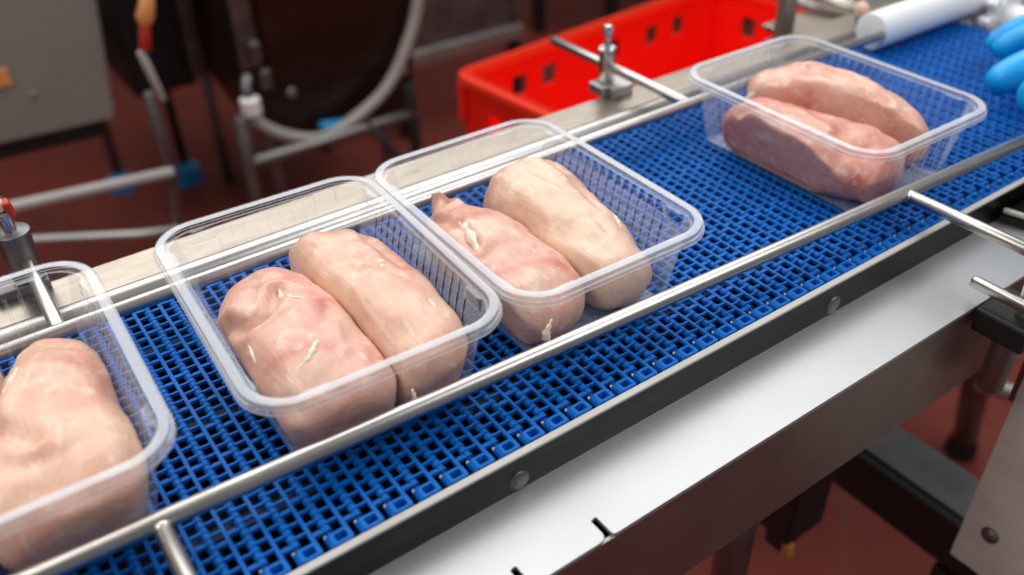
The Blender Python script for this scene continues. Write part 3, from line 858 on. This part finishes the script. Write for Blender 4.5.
# ------------------------------------------------------------------ background machines
cab = thing('machine_cabinet', 'dark steel machine cabinet with rounded base and a hose, top centre left', 'machine', (0, 0, 0))
bm = bmesh.new()
pl = [(.375, -.46), (.39, -.50), (.43, -.53), (.52, -.555), (.62, -.565), (.70, -.56), (.745, -.545), (.775, -.50), (.86, .35), (.46, .35)]
a = [bm.verts.new((x, 1.30, z)) for x, z in pl]; b2 = [bm.verts.new((x+.05, 1.85, z)) for x, z in pl]
bm.faces.new(a); bm.faces.new(b2)
for i in range(len(pl)): bm.faces.new((a[i], a[(i+1) % len(pl)], b2[(i+1) % len(pl)], b2[i]))
obj('housing', bm, M['cabinet'], cab, False)
bm = bmesh.new(); box(bm, .44, .76, 1.290, 1.30, -.43, .2, .004); obj('door', bm, M['cabinet'], cab, False)
bm = bmesh.new(); box(bm, .385, .425, 1.285, 1.30, -.36, .3, .004); obj('door_frame', bm, M['dsteel'], cab, False)
for hx_, hz_ in ((.415, -.325), (.425, -.385)):
    bm = bmesh.new(); box(bm, hx_-.012, hx_+.012, 1.27, 1.29, hz_-.022, hz_+.022, .005); obj('hinge', bm, M['bgsteel'], cab, False)
for hx_, hz_ in ((.750, -.456), (.480, -.434)):
    bm = bmesh.new(); lathe(bm, [(.012, 0), (.012, .008), (.009, .012), (0, .013)], 16, Matrix.Translation((hx_, 1.30, hz_)) @ Matrix.Rotation(PI/2, 4, 'X')); obj('bolt', bm, M['gsteel'], cab)
bm = bmesh.new(); tube(bm, [(.525, 1.27, -.518), (.572, 1.27, -.526)], .012, 12); obj('blue_valve', bm, M['cap'], cab)
for lx, ly in ((.44, 1.36), (.72, 1.36), (.44, 1.78), (.74, 1.78)):
    bm = bmesh.new(); tube(bm, [(lx, ly, -.52), (lx, ly, -.85)], .014, 12); obj('leg', bm, M['dsteel'], cab)
hs = thing('hose', 'pale grey hose hanging in a loop in front of the dark cabinet', 'hose')
bm = bmesh.new()
hp = [(.370, 1.25, -.425), (.385, 1.25, -.460), (.434, 1.25, -.502), (.510, 1.25, -.533), (.585, 1.25, -.517), (.678, 1.25, -.467), (.737, 1.25, -.390), (.780, 1.25, -.289), (.80, 1.25, -.12), (.80, 1.25, .2)]
tube(bm, [catmull(hp, i/60) for i in range(61)], .013, 12)
obj('pipe', bm, M['hose'], hs)
bm = bmesh.new(); lathe(bm, [(.014, -.02), (.020, -.015), (.020, .015), (.014, .02)], 16, Matrix.Translation((.372, 1.24, -.415))); obj('coupling', bm, M['white'], hs)
bm = bmesh.new(); tube(bm, [(.372, 1.24, -.40), (.372, 1.25, -.378), (.385, 1.262, -.365)], .012, 12); obj('elbow', bm, M['dsteel'], hs)
fs = thing('floor_stand', 'low tubular steel stand with crossbar under the dark cabinet', 'stand')
bm = bmesh.new(); tube(bm, [(.332, 1.2, -.415), (.328, 1.2, -.85)], .013, 14); obj('leg', bm, M['bgsteel'], fs)
bm = bmesh.new(); tube(bm, [(.331, 1.2, -.516), (.720, 1.2, -.516)], .013, 14); obj('crossbar', bm, M['bgsteel'], fs)
bm = bmesh.new(); tube(bm, [(.712, 1.2, -.45), (.722, 1.2, -.85)], .013, 14); obj('leg', bm, M['black'], fs)
bm = bmesh.new(); tube(bm, [(.60, 1.2, -.50), (.69, 1.14, -.66), (.722, 1.14, -.85)], .008, 10); obj('brace', bm, M['black'], fs)
# framed panel behind
fp = thing('framed_panel', 'dark steel panel with grey frame behind the red crate, top centre', 'panel', (0, 0, 0))
bm = bmesh.new(); box(bm, .98, 1.34, 1.70, 1.72, -.60, .1, .003); obj('panel', bm, M['dsteel'], fp, False)
bm = bmesh.new(); box(bm, .93, 1.37, 1.685, 1.735, -.64, -.595, .006); obj('bottom_rail', bm, M['gsteel'], fp, False)
bm = bmesh.new(); box(bm, 1.335, 1.372, 1.69, 1.73, -.595, .12, .006); obj('frame_stile', bm, M['dsteel'], fp, False)
for lx in (.96, 1.35):
    bm = bmesh.new(); box(bm, lx-.015, lx+.015, 1.695, 1.725, -.85, -.64); obj('leg', bm, M['black'], fp, False)
# distant dark bench right of it
db = thing('bench', 'dark steel bench with thin legs far behind the red crate', 'bench')
bm = bmesh.new(); box(bm, 1.75, 2.5, 1.72, 2.2, -.42, -.39, .004); obj('bench_top', bm, M['dsteel'], db, False)
for lx, ly in ((1.78, 1.76), (2.47, 1.76), (1.78, 2.16), (2.47, 2.16)):
    bm = bmesh.new(); box(bm, lx-.018, lx+.018, ly-.018, ly+.018, -.85, -.42); obj('leg', bm, M['black'], db, False)

# left machine: grey panel bin on legs
lm_ = thing('machine_hopper', 'grey steel hopper with blank side panel at top left', 'machine', (-.081, 1.20, -.345), -.10)
bm = bmesh.new()
pl = [(-.25, 0), (.190, 0), (.235, .36), (-.25, .36)]
a = [bm.verts.new((x, 0, z)) for x, z in pl]; b2 = [bm.verts.new((x, .45, z)) for x, z in pl]
bm.faces.new(a); bm.faces.new(b2)
for i in range(4): bm.faces.new((a[i], a[(i+1) % 4], b2[(i+1) % 4], b2[i]))
bmesh.ops.bevel(bm, geom=list(bm.edges), offset=.006, segments=2, affect='EDGES')
obj('side_panel', bm, M['hopper'], lm_, False)
bm = bmesh.new(); box(bm, -.24, .17, .02, .43, -.035, -.001, .004); box(bm, .18, .22, .43, .76, -.06, -.001, .004); obj('underframe', bm, M['black'], lm_, False)
for lx, ly in ((-.2, .05), (.199, .735), (-.2, .40)):
    bm = bmesh.new(); tube(bm, [(lx, ly, -.03), (lx, ly, -.485)], .014, 12); l = obj('leg', bm, M['dsteel'], lm_)
    bm = bmesh.new(); lathe(bm, [(.014, .05), (.034, .035), (.036, 0)], 16, Matrix.Translation((lx, ly, -.505))); obj('foot', bm, M['cap'], l)
bm = bmesh.new(); lathe(bm, [(.006, 0), (.006, .002), (.004, .003), (0, .003)], 12, Matrix.Translation((.075, 0, .075)) @ Matrix.Rotation(PI/2, 4, 'X')); obj('rivet', bm, M['gsteel'], lm_)
bm = bmesh.new(); box(bm, .020, .052, -.006, 0, .098, .130, .003); obj('sticker', bm, M['orange'], lm_, False)

# tall dark machine between hopper and cabinet
dm = thing('machine_column', 'tall black machine body between grey hopper and dark cabinet', 'machine')
bm = bmesh.new(); box(bm, .235, .38, 1.62, 2.1, -.50, .4, .01); obj('housing', bm, M['black'], dm, False)
bm = bmesh.new(); box(bm, .36, .39, 1.56, 1.62, -.46, .4, .004); obj('stile', bm, M['dsteel'], dm, False)
for lx, ly in ((.350, 1.845),):
    bm = bmesh.new(); tube(bm, [(lx, ly, -.50), (lx, ly, -.83)], .013, 12); l = obj('leg', bm, M['black'], dm)
    bm = bmesh.new(); lathe(bm, [(.014, .06), (.036, .045), (.038, 0)], 16, Matrix.Translation((lx, ly, -.85))); obj('foot', bm, M['cap'], l)

# trolley rails
tr = thing('trolley_frame', 'round tube trolley frame with red and amber handle at upper left', 'trolley')
bm = bmesh.new(); tube(bm, [(-.40, 1.0, -.345), (-.106, 1.0, -.362), (.140, 1.0, -.383)], .0095, 14); obj('crossbar', bm, M['hose'], tr)
bm = bmesh.new(); tube(bm, [(-.40, 1.0, -.385), (-.100, 1.0, -.426), (-.02, 1.0, -.452), (.06, 1.0, -.478), (.124, 1.0, -.492)], .0085, 14); obj('crossbar', bm, M['gsteel'], tr)
bm = bmesh.new(); tube(bm, [(.140, 1.01, -.245), (.142, 1.01, -.38), (.126, 1.01, -.50), (.126, 1.01, -.85)], .0095, 14); obj('upright', bm, M['dsteel'], tr)
bm = bmesh.new(); tube(bm, [(.143, 1.0, -.172), (.157, 1.0, -.256)], .0062, 14); h = obj('handle', bm, M['hose'], tr)
bm = bmesh.new(); tube(bm, [(.160, 1.0, -.132), (.151, 1.0, -.170)], .010, 14, True, [.008, .009]); obj('red_grip', bm, M['redgrip'], h)
bm = bmesh.new(); tube(bm, [(.177, 1.0, -.085), (.170, 1.0, -.106), (.163, 1.0, -.122), (.161, 1.0, -.132)], .01, 14, True, [.009, .012, .014, .009]); obj('amber_tip', bm, M['orange'], h)

# ------------------------------------------------------------------ camera
cam = bpy.data.cameras.new('camera'); co = bpy.data.objects.new('camera', cam); C.objects.link(co)
yaw, pitch, roll, F = -.6006, .6302, -.0274, 895.73
f = Vector((-math.sin(yaw)*math.cos(pitch), math.cos(yaw)*math.cos(pitch), -math.sin(pitch)))
r0 = Vector((math.cos(yaw), math.sin(yaw), 0)); u0 = r0.cross(f)
r_ = r0*math.cos(roll)+u0*math.sin(roll); u_ = -r0*math.sin(roll)+u0*math.cos(roll)
mw = Matrix((( r_.x, u_.x, -f.x, -.1529), (r_.y, u_.y, -f.y, -.4389), (r_.z, u_.z, -f.z, .3413), (0, 0, 0, 1)))
co.matrix_world = mw
cam.sensor_width = 36; cam.lens = F*36/1024; cam.clip_start = .01; cam.clip_end = 50
cam.dof.use_dof = True; cam.dof.focus_distance = .53; cam.dof.aperture_fstop = 4.2
bpy.context.scene.camera = co

# ------------------------------------------------------------------ light
w = bpy.data.worlds.new('world'); bpy.context.scene.world = w; w.use_nodes = True
bg = w.node_tree.nodes['Background']; bg.inputs[0].default_value = (.90, .92, .95, 1); bg.inputs[1].default_value = .19
def area(name, loc, target, sx, sy, e, col=(1, 1, 1)):
    l = bpy.data.lights.new(name, 'AREA'); l.shape = 'RECTANGLE'; l.size = sx; l.size_y = sy; l.energy = e; l.color = col
    o = bpy.data.objects.new(name, l); C.objects.link(o); o.location = loc
    o.rotation_euler = (Vector(target)-Vector(loc)).to_track_quat('-Z', 'Y').to_euler()
    return o
area('overhead_lamp', (.65, 1.15, 1.6), (.05, -.1, 0), 2.9, 2.1, 52, (1, .985, .96))
area('overhead_lamp', (-1.0, .2, 1.3), (0, -.05, 0), 1.2, .8, 11, (1, .93, .85))  # unseen warm lamp, added to bring a beige tint to the far plate
area('overhead_lamp', (1.0, -1.0, 1.5), (.4, -.1, -.3), 1.3, .8, 14, (.97, .98, 1))

sc = bpy.context.scene
sc.view_settings.view_transform = 'Standard'; sc.view_settings.look = 'None'
sc.view_settings.gamma = 1; sc.view_settings.use_curve_mapping = False
sc.view_settings.exposure = 0.06
sc.cycles.transparent_max_bounces = 32
sc.cycles.max_bounces = 10
